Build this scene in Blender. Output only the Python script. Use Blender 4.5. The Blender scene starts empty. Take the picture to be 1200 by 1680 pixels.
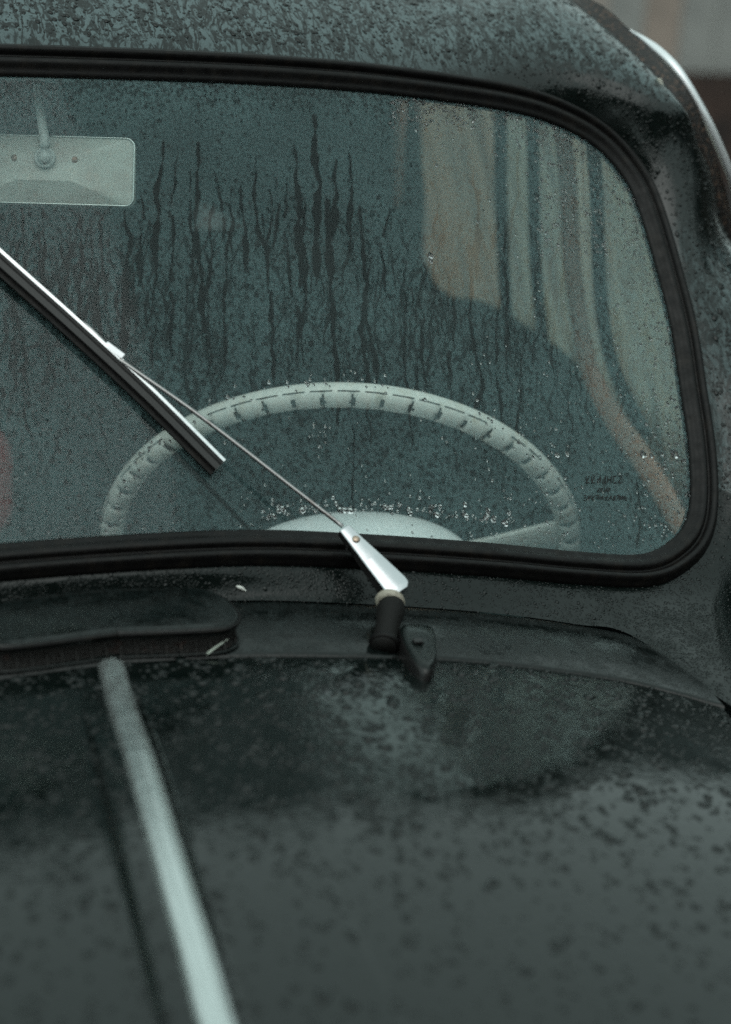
import bpy, math, random
import numpy as np

random.seed(7); rng = np.random.default_rng(7)
scene = bpy.context.scene
COL = scene.collection
R = math.radians

# ---------------------------------------------------------------- camera
CAM = np.array((-.33, -1.45, 1.45)); YAW, PITCH, ROLL = R(22), R(-18), R(3.5)
LENS, SENS = 65.0, 36.0
fwd = np.array((math.sin(YAW)*math.cos(PITCH), math.cos(YAW)*math.cos(PITCH), math.sin(PITCH)))
rgt = np.array((math.cos(YAW), -math.sin(YAW), 0.0)); upv = np.cross(rgt, fwd)
rx = rgt*math.cos(ROLL)+upv*math.sin(ROLL); ux = -rgt*math.sin(ROLL)+upv*math.cos(ROLL)
from mathutils import Matrix, Vector
cd = bpy.data.cameras.new('camera'); cam = bpy.data.objects.new('camera', cd); COL.objects.link(cam)
cam.matrix_world = Matrix(((rx[0], ux[0], -fwd[0], CAM[0]), (rx[1], ux[1], -fwd[1], CAM[1]), (rx[2], ux[2], -fwd[2], CAM[2]), (0, 0, 0, 1)))
cd.sensor_fit = 'VERTICAL'; cd.sensor_height = SENS; cd.lens = LENS
cd.clip_start = .05; cd.clip_end = 500
cd.dof.use_dof = True; cd.dof.focus_distance = 1.69; cd.dof.aperture_fstop = 3.0
cd.dof.aperture_blades = 7
scene.camera = cam

# ---------------------------------------------------------------- sky, sun, exposure
world = bpy.data.worlds.new('World'); scene.world = world; world.use_nodes = True
nt = world.node_tree; nt.nodes.clear()
wo = nt.nodes.new('ShaderNodeOutputWorld'); bg = nt.nodes.new('ShaderNodeBackground')
sky = nt.nodes.new('ShaderNodeTexSky'); sky.sky_type = 'NISHITA'; sky.sun_disc = False
SUN_EL, SUN_AZ = 52, 200
sky.sun_elevation = R(SUN_EL); sky.sun_rotation = R(SUN_AZ)
sky.air_density = 1.0; sky.dust_density = 4.0; sky.ozone_density = 1.0
hs = nt.nodes.new('ShaderNodeHueSaturation'); hs.inputs['Saturation'].default_value = .28
tint = nt.nodes.new('ShaderNodeMix'); tint.data_type = 'RGBA'; tint.blend_type = 'MULTIPLY'; tint.inputs[0].default_value = 1
tint.inputs[7].default_value = (.93, 1.0, 1.0, 1)
nt.links.new(sky.outputs[0], hs.inputs['Color']); nt.links.new(hs.outputs[0], tint.inputs[6])
ovc = nt.nodes.new('ShaderNodeMix'); ovc.data_type = 'RGBA'; ovc.inputs[0].default_value = .75      # even cloud cover over the clear sky
ovc.inputs[7].default_value = (9.9, 12.5, 12.0, 1)
nt.links.new(tint.outputs[2], ovc.inputs[6]); nt.links.new(ovc.outputs[2], bg.inputs['Color']); nt.links.new(bg.outputs[0], wo.inputs[0])
bg.inputs['Strength'].default_value = .10
sl = bpy.data.lights.new('sun', 'SUN'); sl.energy = .8; sl.angle = R(60); sl.color = (1, .97, .93)
so = bpy.data.objects.new('sun', sl); COL.objects.link(so)
sd = Vector((math.sin(R(SUN_AZ))*math.cos(R(SUN_EL)), math.cos(R(SUN_AZ))*math.cos(R(SUN_EL)), math.sin(R(SUN_EL))))
so.rotation_euler = sd.to_track_quat('Z', 'Y').to_euler(); so.location = (0, 0, 6)
vs = scene.view_settings; vs.view_transform = 'Standard'; vs.look = 'None'; vs.gamma = 1; vs.exposure = -.2
vs.use_curve_mapping = False
cy = scene.cycles
cy.use_denoising = False; cy.caustics_reflective = False; cy.caustics_refractive = False
cy.sample_clamp_indirect = 4; cy.max_bounces = 12; cy.transparent_max_bounces = 24; cy.transmission_bounces = 8
cy.use_adaptive_sampling = True; cy.adaptive_threshold = .01

# ---------------------------------------------------------------- maths helpers
FPX = LENS/SENS*1680
def ray(px, py):
    d = fwd+rx*(px-600)/FPX-ux*(py-840)/FPX
    return d/np.linalg.norm(d)
def hit(px, py, g, t0=.7, t1=5.0):
    """point of a surface g(P)=0 seen along a direction"""
    d = ray(px, py); ts = np.linspace(t0, t1, 400)
    P = CAM+d*ts[:, None]; v = np.array([g(p) for p in P])
    i = np.where(np.sign(v[:-1]) != np.sign(v[1:]))[0]
    if len(i) == 0: return None
    a, b = ts[i[0]], ts[i[0]+1]; va = v[i[0]]
    for _ in range(30):
        m = .5*(a+b); vm = g(CAM+d*m)
        if (vm > 0) == (va > 0): a = m
        else: b = m
    return CAM+d*a
def nrm(v):
    v = np.asarray(v, float); return v/(np.linalg.norm(v)+1e-12)
def crom(pts, n, closed=False):
    """Catmull-Rom through pts, n samples, spaced evenly in chord length"""
    P = np.array(pts, float); m = len(P)
    if closed: Q = np.vstack([P[-1:], P, P[:2]])
    else: Q = np.vstack([2*P[0]-P[1], P, 2*P[-1]-P[-2]])
    out = []
    segs = m if closed else m-1
    K = 24
    for i in range(segs):
        p0, p1, p2, p3 = Q[i], Q[i+1], Q[i+2], Q[i+3]
        for j in range(K):
            t = j/K
            out.append(.5*((2*p1)+(-p0+p2)*t+(2*p0-5*p1+4*p2-p3)*t*t+(-p0+3*p1-3*p2+p3)*t**3))
    if not closed: out.append(P[-1])
    out = np.array(out)
    if closed: out = np.vstack([out, out[:1]])
    L = np.r_[0, np.cumsum(np.linalg.norm(np.diff(out[:, :3], axis=0), axis=1))]
    s = np.linspace(0, L[-1], n+1 if closed else n)
    if closed: s = s[:-1]
    return np.stack([np.interp(s, L, out[:, k]) for k in range(out.shape[1])], 1)

# ---------------------------------------------------------------- object helpers
def tag(o, label=None, cat=None, group=None, kind=None):
    if label: o['label'] = label
    if cat: o['category'] = cat
    if group: o['group'] = group
    if kind: o['kind'] = kind
    return o
def empty(name, loc=(0, 0, 0)):
    o = bpy.data.objects.new(name, None); COL.objects.link(o); o.location = loc; o.empty_display_size = .1
    return o
def mesh(name, V, F, mats, parent=None, smooth=True, midx=None, attrs=None):
    me = bpy.data.meshes.new(name)
    V = np.asarray(V, np.float32); 
    if isinstance(F, np.ndarray):
        nf, k = F.shape
        me.vertices.add(len(V)); me.vertices.foreach_set('co', V.ravel())
        me.loops.add(nf*k); me.loops.foreach_set('vertex_index', F.astype(np.int32).ravel())
        me.polygons.add(nf); me.polygons.foreach_set('loop_start', np.arange(0, nf*k, k, dtype=np.int32))
        me.polygons.foreach_set('loop_total', np.full(nf, k, np.int32)); me.update(calc_edges=True)
    else:
        me.from_pydata([tuple(map(float, v)) for v in V], [], F)
    if not isinstance(mats, (list, tuple)): mats = [mats]
    for m in mats: me.materials.append(m)
    if midx is not None: me.polygons.foreach_set('material_index', np.asarray(midx, np.int32))
    me.polygons.foreach_set('use_smooth', np.full(len(me.polygons), smooth))
    if attrs:
        for k, a in attrs.items():
            at = me.attributes.new(k, 'FLOAT', 'POINT'); at.data.foreach_set('value', np.asarray(a, np.float32))
    me.validate(); me.update()
    o = bpy.data.objects.new(name, me); COL.objects.link(o)
    if parent is not None: o.parent = parent
    return o
def grid_faces(nu, nv, cu=False, cv=False):
    """indices i*nv+j"""
    i = np.arange(nu if cu else nu-1); j = np.arange(nv if cv else nv-1)
    I, J = np.meshgrid(i, j, indexing='ij'); I2, J2 = (I+1) % nu, (J+1) % nv
    return np.stack([I*nv+J, I2*nv+J, I2*nv+J2, I*nv+J2], -1).reshape(-1, 4)
def grid(name, P, mat, parent=None, cu=False, cv=False, flip=False, smooth=True, thick=None):
    """P (nu, nv, 3)"""
    nu, nv = P.shape[:2]; F = grid_faces(nu, nv, cu, cv)
    if flip: F = F[:, ::-1].copy()
    o = mesh(name, P.reshape(-1, 3), F, mat, parent, smooth)
    if thick:
        m = o.modifiers.new('solid', 'SOLIDIFY'); m.thickness = thick; m.offset = -1
    return o
def bevel(o, w, seg=2, ang=35):
    m = o.modifiers.new('bevel', 'BEVEL'); m.width = w; m.segments = seg; m.limit_method = 'ANGLE'; m.angle_limit = R(ang)
    return o
def frames(C, upref=None, closed=False):
    C = np.asarray(C, float)
    if closed: T = np.roll(C, -1, 0)-np.roll(C, 1, 0)
    else: T = np.gradient(C, axis=0)
    T /= np.linalg.norm(T, axis=1)[:, None]
    U = np.tile(np.array(upref if upref is not None else (0, 0, 1.0)), (len(C), 1)) if np.ndim(upref) < 2 else upref
    S = np.cross(T, U); S /= np.linalg.norm(S, axis=1)[:, None]
    U = np.cross(S, T)
    return T, S, U
def tube(name, C, r, mat, parent=None, n=12, up=None, closed=False, ry=None, caps=True):
    C = np.asarray(C, float); T, S, U = frames(C, up, closed)
    r = np.broadcast_to(np.asarray(r, float), (len(C),)); ry = r if ry is None else np.broadcast_to(np.asarray(ry, float), (len(C),))
    a = np.linspace(0, 2*np.pi, n, endpoint=False)
    P = C[:, None]+S[:, None]*(np.cos(a)[None, :, None]*r[:, None, None])+U[:, None]*(np.sin(a)[None, :, None]*ry[:, None, None])
    F = grid_faces(len(C), n, closed, True).tolist()
    if caps and not closed:
        F.append(list(range(n))[::-1]); b = (len(C)-1)*n; F.append([b+i for i in range(n)])
    return mesh(name, P.reshape(-1, 3), F, mat, parent)
def sweep(name, C, prof, mat, parent=None, up=None, closed=False, cp=True, smooth=False, scale=None):
    """prof: (k,2) side,up offsets"""
    C = np.asarray(C, float); T, S, U = frames(C, up, closed); prof = np.asarray(prof, float)
    sc = np.ones(len(C)) if scale is None else np.asarray(scale)
    P = C[:, None]+(S[:, None]*prof[None, :, 0:1]+U[:, None]*prof[None, :, 1:2])*sc[:, None, None]
    n = len(prof); F = grid_faces(len(C), n, closed, cp).tolist()
    if cp and not closed:
        F.append(list(range(n))[::-1]); b = (len(C)-1)*n; F.append([b+i for i in range(n)])
    return mesh(name, P.reshape(-1, 3), F, mat, parent, smooth)
def lathe(name, prof, origin, axis, mat, parent=None, n=28):
    a = nrm(axis); h = nrm(np.cross(a, (0.2, 1, 0.1))); k = np.cross(a, h)
    th = np.linspace(0, 2*np.pi, n, endpoint=False)
    P = np.array([[np.array(origin)+a*z+(h*math.cos(t)+k*math.sin(t))*r for t in th] for r, z in prof])
    F = grid_faces(len(prof), n, False, True).tolist()
    F.append(list(range(n))); b = (len(prof)-1)*n; F.append([b+i for i in range(n)][::-1])
    return mesh(name, P.reshape(-1, 3), F, mat, parent)
def box(name, c, s, mat, parent=None, ax=None, bw=0):
    A = np.eye(3) if ax is None else np.array([nrm(v) for v in ax])
    V = [np.array(c)+A[0]*sx*s[0]/2+A[1]*sy*s[1]/2+A[2]*sz*s[2]/2 for sx in (-1, 1) for sy in (-1, 1) for sz in (-1, 1)]
    F = [(0, 1, 3, 2), (4, 6, 7, 5), (0, 4, 5, 1), (2, 3, 7, 6), (0, 2, 6, 4), (1, 5, 7, 3)]
    o = mesh(name, V, F, mat, parent, False)
    if bw: bevel(o, bw)
    return o

# ---------------------------------------------------------------- materials
def newmat(name):
    m = bpy.data.materials.new(name); m.use_nodes = True; t = m.node_tree; t.nodes.clear()
    out = t.nodes.new('ShaderNodeOutputMaterial'); return m, t, out
def N(t, typ, **kw):
    n = t.nodes.new(typ)
    for k, v in kw.items():
        if k in n.inputs.keys() if hasattr(n.inputs, 'keys') else False: n.inputs[k].default_value = v
        else: setattr(n, k, v)
    return n
def coords(t, scale=(1, 1, 1), rot=(0, 0, 0)):
    tc = t.nodes.new('ShaderNodeTexCoord'); mp = t.nodes.new('ShaderNodeMapping')
    mp.inputs['Scale'].default_value = scale; mp.inputs['Rotation'].default_value = rot
    t.links.new(tc.outputs['Object'], mp.inputs[0]); return mp.outputs[0]
def noise(t, vec, scale, detail=3, rough=.5, dist=0):
    n = t.nodes.new('ShaderNodeTexNoise'); n.inputs['Scale'].default_value = scale; n.inputs['Detail'].default_value = detail
    n.inputs['Roughness'].default_value = rough; n.inputs['Distortion'].default_value = dist
    t.links.new(vec, n.inputs['Vector']); return n.outputs['Fac']
def ramp(t, fac, stops):
    r = t.nodes.new('ShaderNodeValToRGB'); e = r.color_ramp.elements
    while len(e) < len(stops): e.new(.5)
    for k, (p, c) in enumerate(stops):
        e[k].position = p; e[k].color = (c, c, c, 1) if not isinstance(c, (tuple, list)) else (*c, 1)
    t.links.new(fac, r.inputs[0]); return r.outputs[0]
def math_(t, op, a, b=None, c=None):
    n = t.nodes.new('ShaderNodeMath'); n.operation = op
    for i, v in enumerate((a, b, c)):
        if v is None: continue
        if isinstance(v, (int, float)): n.inputs[i].default_value = v
        else: t.links.new(v, n.inputs[i])
    return n.outputs[0]
def principled(name, col, rough=.5, metal=0, coat=0, bump=None, roughvar=None, colvar=None, spec=.5, coat_rough=.03):
    """bump=(scale,strength,dist) roughvar=(scale,lo,hi) colvar=(scale,col2,lo,hi)"""
    m, t, out = newmat(name); p = t.nodes.new('ShaderNodeBsdfPrincipled'); t.links.new(p.outputs[0], out.inputs[0])
    p.inputs['Base Color'].default_value = (*col, 1); p.inputs['Roughness'].default_value = rough
    p.inputs['Metallic'].default_value = metal; p.inputs['Coat Weight'].default_value = coat
    p.inputs['Coat Roughness'].default_value = coat_rough; p.inputs['Specular IOR Level'].default_value = spec
    vec = coords(t)
    if bump:
        b = t.nodes.new('ShaderNodeBump'); b.inputs['Strength'].default_value = bump[1]; b.inputs['Distance'].default_value = bump[2]
        t.links.new(noise(t, vec, bump[0], 4), b.inputs['Height']); t.links.new(b.outputs[0], p.inputs['Normal'])
        t.links.new(b.outputs[0], p.inputs['Coat Normal'])
    if roughvar:
        t.links.new(ramp(t, noise(t, vec, roughvar[0], 5, .6), [(.3, roughvar[1]), (.7, roughvar[2])]), p.inputs['Roughness'])
    if colvar:
        mx = t.nodes.new('ShaderNodeMix'); mx.data_type = 'RGBA'
        t.links.new(ramp(t, noise(t, vec, colvar[0], 6, .65), [(colvar[2], 0.), (colvar[3], 1.)]), mx.inputs[0])
        mx.inputs[6].default_value = (*col, 1); mx.inputs[7].default_value = (*colvar[1], 1)
        t.links.new(mx.outputs[2], p.inputs['Base Color'])
    return m
def wet_paint(name, col, bead=700, blotch=45, rlo=.04, rhi=.22, bstr=.5, film=.0, spec=.5):
    """dark enamel under a broken film of rain: relief of fine beads, patchy gloss"""
    m, t, out = newmat(name); p = t.nodes.new('ShaderNodeBsdfPrincipled'); t.links.new(p.outputs[0], out.inputs[0])
    vec = coords(t)
    p.inputs['Base Color'].default_value = (*col, 1)
    v = t.nodes.new('ShaderNodeTexVoronoi'); v.inputs['Scale'].default_value = bead; t.links.new(vec, v.inputs['Vector'])
    dome = math_(t, 'SUBTRACT', .5, v.outputs['Distance']); dome = math_(t, 'MAXIMUM', dome, 0.)
    patch = ramp(t, noise(t, vec, blotch, 4, .6, .3), [(.4, 0.), (.62, 1.)])
    h = math_(t, 'MULTIPLY', dome, math_(t, 'ADD', math_(t, 'MULTIPLY', patch, .8), .2))
    b = t.nodes.new('ShaderNodeBump'); b.inputs['Strength'].default_value = bstr; b.inputs['Distance'].default_value = .0012
    t.links.new(h, b.inputs['Height'])
    b2 = t.nodes.new('ShaderNodeBump'); b2.inputs['Strength'].default_value = .10; b2.inputs['Distance'].default_value = .002
    t.links.new(noise(t, vec, 60, 3), b2.inputs['Height']); t.links.new(b2.outputs[0], b.inputs['Normal'])
    t.links.new(b.outputs[0], p.inputs['Normal'])
    rr = ramp(t, patch, [(0., rlo), (1., rhi)]); t.links.new(rr, p.inputs['Roughness'])
    p.inputs['Specular IOR Level'].default_value = spec
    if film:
        # haze of droplets too fine to see singly, its pallor also standing in for sky sheen, cut by clear runs and merged blots of water
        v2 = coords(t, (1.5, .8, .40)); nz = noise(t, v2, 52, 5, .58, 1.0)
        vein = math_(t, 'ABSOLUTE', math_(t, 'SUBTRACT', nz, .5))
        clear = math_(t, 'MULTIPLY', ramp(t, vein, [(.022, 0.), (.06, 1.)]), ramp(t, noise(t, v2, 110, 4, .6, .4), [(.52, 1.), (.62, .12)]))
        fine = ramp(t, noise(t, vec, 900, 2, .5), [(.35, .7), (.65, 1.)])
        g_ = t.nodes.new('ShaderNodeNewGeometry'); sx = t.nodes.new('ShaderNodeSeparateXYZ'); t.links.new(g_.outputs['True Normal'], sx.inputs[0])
        up_sheen = ramp(t, math_(t, 'ABSOLUTE', sx.outputs['Z']), [(.50, .01), (.80, 1.)])      # haze painted paler where panels face the sky, leaving the pillars dark
        fm = math_(t, 'MULTIPLY', math_(t, 'MULTIPLY', math_(t, 'MULTIPLY', clear, fine), up_sheen), film)
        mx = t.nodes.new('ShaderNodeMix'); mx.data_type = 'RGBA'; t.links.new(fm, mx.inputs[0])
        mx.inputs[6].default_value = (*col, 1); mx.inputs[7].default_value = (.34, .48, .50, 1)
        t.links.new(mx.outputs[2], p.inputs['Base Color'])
    return m

PAINT = (.0032, .0058, .0052)
M = {}
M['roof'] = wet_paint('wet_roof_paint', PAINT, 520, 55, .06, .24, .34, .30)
M['cowl'] = wet_paint('wet_cowl_paint', PAINT, 420, 40, .12, .30, .6, 0, .34)
M['panel'] = wet_paint('wet_vent_panel_paint', (.0034, .0050, .0046), 500, 50, .12, .3, .4, .012, .36)
M['hood'] = wet_paint('wet_hood_paint', PAINT, 150, 24, .05, .20, .42)
M['rubber'] = principled('aged_rubber', (.005, .0045, .0045), .42, bump=(700, .35, .0006), colvar=(60, (.014, .011, .009), .5, .75), spec=.22, roughvar=(90, .3, .6))
M['chrome'] = principled('chrome', (.78, .79, .80), .13, 1, bump=(400, .08, .0004), roughvar=(160, .08, .28))
M['chromed_cap'] = principled('brushed_chrome', (.66, .66, .68), .40, 1, bump=(700, .06, .0004), roughvar=(220, .2, .36))
M['side_strip'] = principled('satin_side_strip', (.90, .91, .93), .33, .6)
M['trim'] = principled('dull_aluminium_trim', (.68, .72, .71), .20, .88, bump=(250, .12, .0006), roughvar=(90, .18, .36))
M['blackmetal'] = principled('black_metal', (.012, .011, .011), .38, bump=(500, .2, .0006))
M['post'] = principled('grimy_black_post', (.004, .0035, .003), .7, bump=(300, .3, .001), spec=.3)
M['rod'] = principled('wiper_rod_steel', (.34, .33, .33), .3, 1, colvar=(60, (.20, .15, .13), .55, .7))
M['rust'] = principled('rusty_gutter', (.014, .011, .010), .5, bump=(300, .8, .002), colvar=(170, (.11, .065, .045), .52, .66))
M['brass'] = principled('tarnished_rivet', (.50, .38, .30), .4, 1)
M['washer'] = principled('cream_washer', (.42, .38, .31), .5, colvar=(400, (.16, .13, .10), .5, .7))
M['cream'] = principled('aged_cream_plastic', (.80, .78, .74), .32, bump=(200, .08, .001), colvar=(55, (.52, .47, .38), .5, .8), spec=.4)
M['dirt'] = principled('dirt_in_grooves', (.05, .05, .046), .7)
M['hub'] = principled('white_horn_pad', (.94, .94, .95), .3, colvar=(60, (.88, .88, .88), .6, .9))
M['mirror_back'] = principled('mirror_back_enamel', (.60, .59, .54), .4, colvar=(30, (.46, .40, .36), .45, .7))
M['mirror_rim'] = principled('mirror_edge_chrome', (.6, .62, .6), .3, 1)
M['screw'] = principled('rusty_screw', (.28, .17, .13), .5, .5)
M['stem'] = principled('mirror_stem_grey', (.5, .52, .5), .35)
M['dark_cloth'] = principled('dark_seat_cloth', (.020, .028, .028), .85, bump=(300, .4, .002))
M['brown_cloth'] = principled('brown_seat_cloth', (.24, .15, .12), .85, bump=(300, .4, .002), colvar=(8, (.03, .035, .035), .4, .6))
M['red_cloth'] = principled('red_cloth', (.50, .06, .06), .8, bump=(200, .4, .002))
M['dash'] = principled('dark_dash', (.010, .016, .016), .6, bump=(400, .3, .001))
M['headliner'] = principled('grey_headliner', (.16, .19, .18), .9, bump=(200, .3, .002))
M['door_trim'] = principled('beige_pink_garnish', (.95, .52, .38), .45, colvar=(20, (.66, .44, .34), .4, .7))
M['pale_trim'] = principled('pale_grey_trim', (.52, .54, .50), .5, colvar=(18, (.34, .40, .38), .4, .7))
M['door_card'] = principled('dark_door_card', (.03, .05, .05), .8)
M['decal'] = principled('black_print', (.006, .006, .006), .6)
M['straw'] = principled('pale_straw', (.55, .60, .52), .5)
M['petal'] = principled('pale_petal', (.75, .75, .70), .5)
M['mesh_grille'] = principled('rusty_vent_mesh', (.007, .006, .005), .6, bump=(500, .9, .003), colvar=(60, (.05, .014, .008), .6, .8))

def glass_mat(name, mist_attr, mist_col, dens, speck=(420, .42, .58), streak=None, tint=(.95, .985, .975), mottle=.5):
    m, t, out = newmat(name); vec = coords(t)
    tr = t.nodes.new('ShaderNodeBsdfTransparent'); tr.inputs[0].default_value = (*tint, 1)
    gl = t.nodes.new('ShaderNodeBsdfGlossy'); gl.inputs['Roughness'].default_value = .06; gl.inputs[0].default_value = (1, 1, 1, 1)
    fr = t.nodes.new('ShaderNodeFresnel'); fr.inputs[0].default_value = 1.33
    geo = t.nodes.new('ShaderNodeNewGeometry')
    m1 = t.nodes.new('ShaderNodeMixShader')
    ff = math_(t, 'MULTIPLY', fr.outputs[0], math_(t, 'SUBTRACT', 1., geo.outputs['Backfacing']))
    t.links.new(ff, m1.inputs[0]); t.links.new(tr.outputs[0], m1.inputs[1]); t.links.new(gl.outputs[0], m1.inputs[2])
    df = t.nodes.new('ShaderNodeBsdfDiffuse'); df.inputs[0].default_value = (*mist_col, 1)
    tl = t.nodes.new('ShaderNodeBsdfTranslucent'); tl.inputs[0].default_value = (*mist_col, 1)
    ad = t.nodes.new('ShaderNodeMixShader'); ad.inputs[0].default_value = .35
    t.links.new(df.outputs[0], ad.inputs[1]); t.links.new(tl.outputs[0], ad.inputs[2])
    if mist_attr:
        at = t.nodes.new('ShaderNodeAttribute'); at.attribute_name = mist_attr; d = at.outputs['Fac']
    else: d = None
    n1 = ramp(t, noise(t, vec, speck[0], 2, .5), [(speck[1], 1-mottle), (speck[2], 1.)])
    n2 = ramp(t, noise(t, vec, 14, 3, .5), [(.3, .8), (.7, 1.12)])
    f = math_(t, 'MULTIPLY', n1, n2); f = math_(t, 'MULTIPLY', f, dens)
    if d is not None: f = math_(t, 'MULTIPLY', f, d)
    if streak:
        v2 = coords(t, streak)
        f = math_(t, 'MULTIPLY', f, ramp(t, noise(t, v2, 1, 3, .5), [(.38, .35), (.62, 1.4)]))
    f = math_(t, 'MINIMUM', f, 1.)
    m2 = t.nodes.new('ShaderNodeMixShader'); t.links.new(f, m2.inputs[0])
    t.links.new(m1.outputs[0], m2.inputs[1]); t.links.new(ad.outputs[0], m2.inputs[2]); t.links.new(m2.outputs[0], out.inputs[0])
    return m
M['windscreen'] = glass_mat('misted_windscreen', 'mist', (.365, .59, .605), .235, mottle=.36)
M['side_glass'] = glass_mat('fogged_side_glass', None, (.95, .90, .80), .85, streak=(22, 34, 1.2), mottle=.25)
m, t, out = newmat('clear_glass'); tr = t.nodes.new('ShaderNodeBsdfTransparent'); tr.inputs[0].default_value = (.96, .99, .985, 1); t.links.new(tr.outputs[0], out.inputs[0]); M['clear'] = m
M['quarter_glass'] = glass_mat('warm_view_glass', None, (.98, .80, .66), .72, streak=(22, 34, 1.2), mottle=.2)  # fog painted warm and pale, standing in for the warm building behind
m, t, out = newmat('rain_water'); p = t.nodes.new('ShaderNodeBsdfPrincipled'); t.links.new(p.outputs[0], out.inputs[0])
p.inputs['Base Color'].default_value = (1, 1, 1, 1); p.inputs['Roughness'].default_value = 0.02; p.inputs['IOR'].default_value = 1.333
p.inputs['Transmission Weight'].default_value = 1; M['water'] = m
M['bead'] = principled('rain_bead_over_paint', (.0035, .006, .0055), .03, spec=.36)

# ---------------------------------------------------------------- shapes of the car that everything else sits on
KS, KC = math.tan(R(38)), .20
gy = lambda x, z: KS*(z-1.0)+KC*x*x
gw = lambda P: P[1]-gy(P[0], P[2])
def wpt(x, z, off=0.):
    P = np.array((x, gy(x, z), z)); n = nrm((2*KC*x, -1, KS)); n = np.array((n[0], n[1], n[2])); return P+n*off
def wnorm(P): return nrm((2*KC*P[0], -1, KS))
def spine_x(y):      # the bonnet strip wanders slightly off the centre line, and the pressed spine with it
    return np.interp(-y, SPY, SPX)
def hoodz0(x, y):
    base = .884+.012*(y+.165)-.20*x*x-.03*np.abs(x)**3-.28*np.maximum(0, -(y+.36))**2
    return base
_t = [hit(*q, lambda P: P[2]-hoodz0(P[0], P[1])) for q in [(181, 1088), (203, 1180), (231, 1280), (262, 1390), (291, 1490), (318, 1580), (345, 1680)]]
SPY = [-p[1] for p in _t]+[1.3]; SPX = [p[0] for p in _t]+[_t[-1][0]-.05]
def hoodz(x, y):
    a = np.abs(x-spine_x(y)+.006)      # raised spine along the middle
    return hoodz0(x, y)+.010*np.clip((-(y+.20))/.14, 0, 1)/(1+np.exp((a-.0215)/.0016))
gh = lambda P: P[2]-hoodz(P[0], P[1])

car = tag(empty('vintage_car', (0, 0, 0)), 'vintage black-green car wet with rain, its windscreen misted, seen across the bonnet', 'car')

# glass outline (right half, bottom centre to top centre)
gpx = [(400, 876), (600, 883), (800, 897), (945, 911), (1052, 915), (1105, 890), (1130, 855), (1137, 800), (1132, 720), (1120, 640), (1105, 540),
       (1080, 440), (1050, 340), (1025, 290), (980, 240), (920, 205), (850, 182), (750, 165), (600, 147), (450, 136), (300, 129)]
G = [hit(*q, gw) for q in gpx]
G = [np.array((0, gy(0, G[0][2]+.003), G[0][2]+.003))]+G+[np.array((0, gy(0, G[-1][2]+.001), G[-1][2]+.001))]
# outer boundary of the painted surround, matched to the outline stations
def rail_plane(P): return P[0]-(.80-.6*(P[2]-1.1))
gc_ = lambda P: P[2]-(.889+.15*(P[1]+.15)-.21*P[0]**2)
crease_px = [(400, 985), (600, 991), (800, 1005), (945, 1024), (1040, 1044), (1150, 1098)]
CR = [hit(*q, gc_) for q in crease_px]
CR = [np.array((0, CR[0][1]+.004, CR[0][2]+.003))]+CR
rail_px = [(1200, 400), (1190, 360), (1170, 300), (1145, 235), (1120, 175), (1090, 135), (1040, 90), (980, 40), (925, 0)]
RL = [hit(*q, rail_plane, .7, 6) for q in rail_px]

A3 = np.array
HLpx = [(400, 1076), (560, 1076), (700, 1080), (800, 1087), (1000, 1113), (1100, 1135), (1190, 1160)]
HL = [hit(*q, gh) for q in HLpx]
HL = [A3((0, HL[0][1]+.006, hoodz(0, HL[0][1]+.006)))]+HL
OUT = [CR[0], CR[1], CR[2], CR[3], CR[4], CR[5], HL[-1]+A3((.014, -.006, -.004)), A3((.60, -.25, .80)), A3((.72, -.20, .79)), A3((.84, -.02, .88)), A3((.85, .08, .98)),
       A3((.825, .19, 1.06)), RL[0], RL[2], RL[3], RL[4], RL[6], RL[8], A3((.56, .55, 1.405)), A3((.42, .60, 1.435)), A3((.29, .62, 1.452)),
       A3((.16, .63, 1.462)), A3((0, .63, 1.466))]
NST = len(G)
lift, endk, kind = [], [], []
for i in range(NST):
    lift.append((0.004, .004, .004, .004, .004, .006, .008, .008, .009, .010, .011, .013, .016, .020, .026, .032, .034, .036, .030, .026, .024, .024, .024)[i])
def enddir(i):
    P0, P3 = G[i], OUT[i]
    if i <= 6: return nrm(nrm(P3-P0)+A3((0, -.35, .0)))
    if i <= 11: return nrm((.55, .80, -.25)) if i > 8 else nrm(A3((.6, -.1, -.8)))
    if i <= 17: return nrm((.50, .80, -.33))
    return A3((0, 1, .03))
rows = np.array([np.r_[G[i], OUT[i], enddir(i), lift[i]] for i in range(NST)])
left = rows[1:-1][::-1].copy(); left[:, [0, 3, 6]] *= -1
loop = np.vstack([rows, left])
LP = crom(loop, 360, closed=True)
g0, g3, dE, lf = LP[:, :3].copy(), LP[:, 3:6], LP[:, 6:9], LP[:, 9]
g0[:, 1] = gy(g0[:, 0], g0[:, 2])
dE /= np.linalg.norm(dE, axis=1)[:, None]
Tn = np.roll(g0, -1, 0)-np.roll(g0, 1, 0); Tn /= np.linalg.norm(Tn, axis=1)[:, None]
Nn = np.array([wnorm(p) for p in g0]); On = np.cross(Tn, Nn); On /= np.linalg.norm(On, axis=1)[:, None]
cen = g0.mean(0); 
if ((g0-cen)*On).sum() < 0: On = -On
# smooth the outward directions so that the tight corners do not pinch
for _ in range(6): On = (On+np.roll(On, 1, 0)+np.roll(On, -1, 0)); On /= np.linalg.norm(On, axis=1)[:, None]

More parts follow.
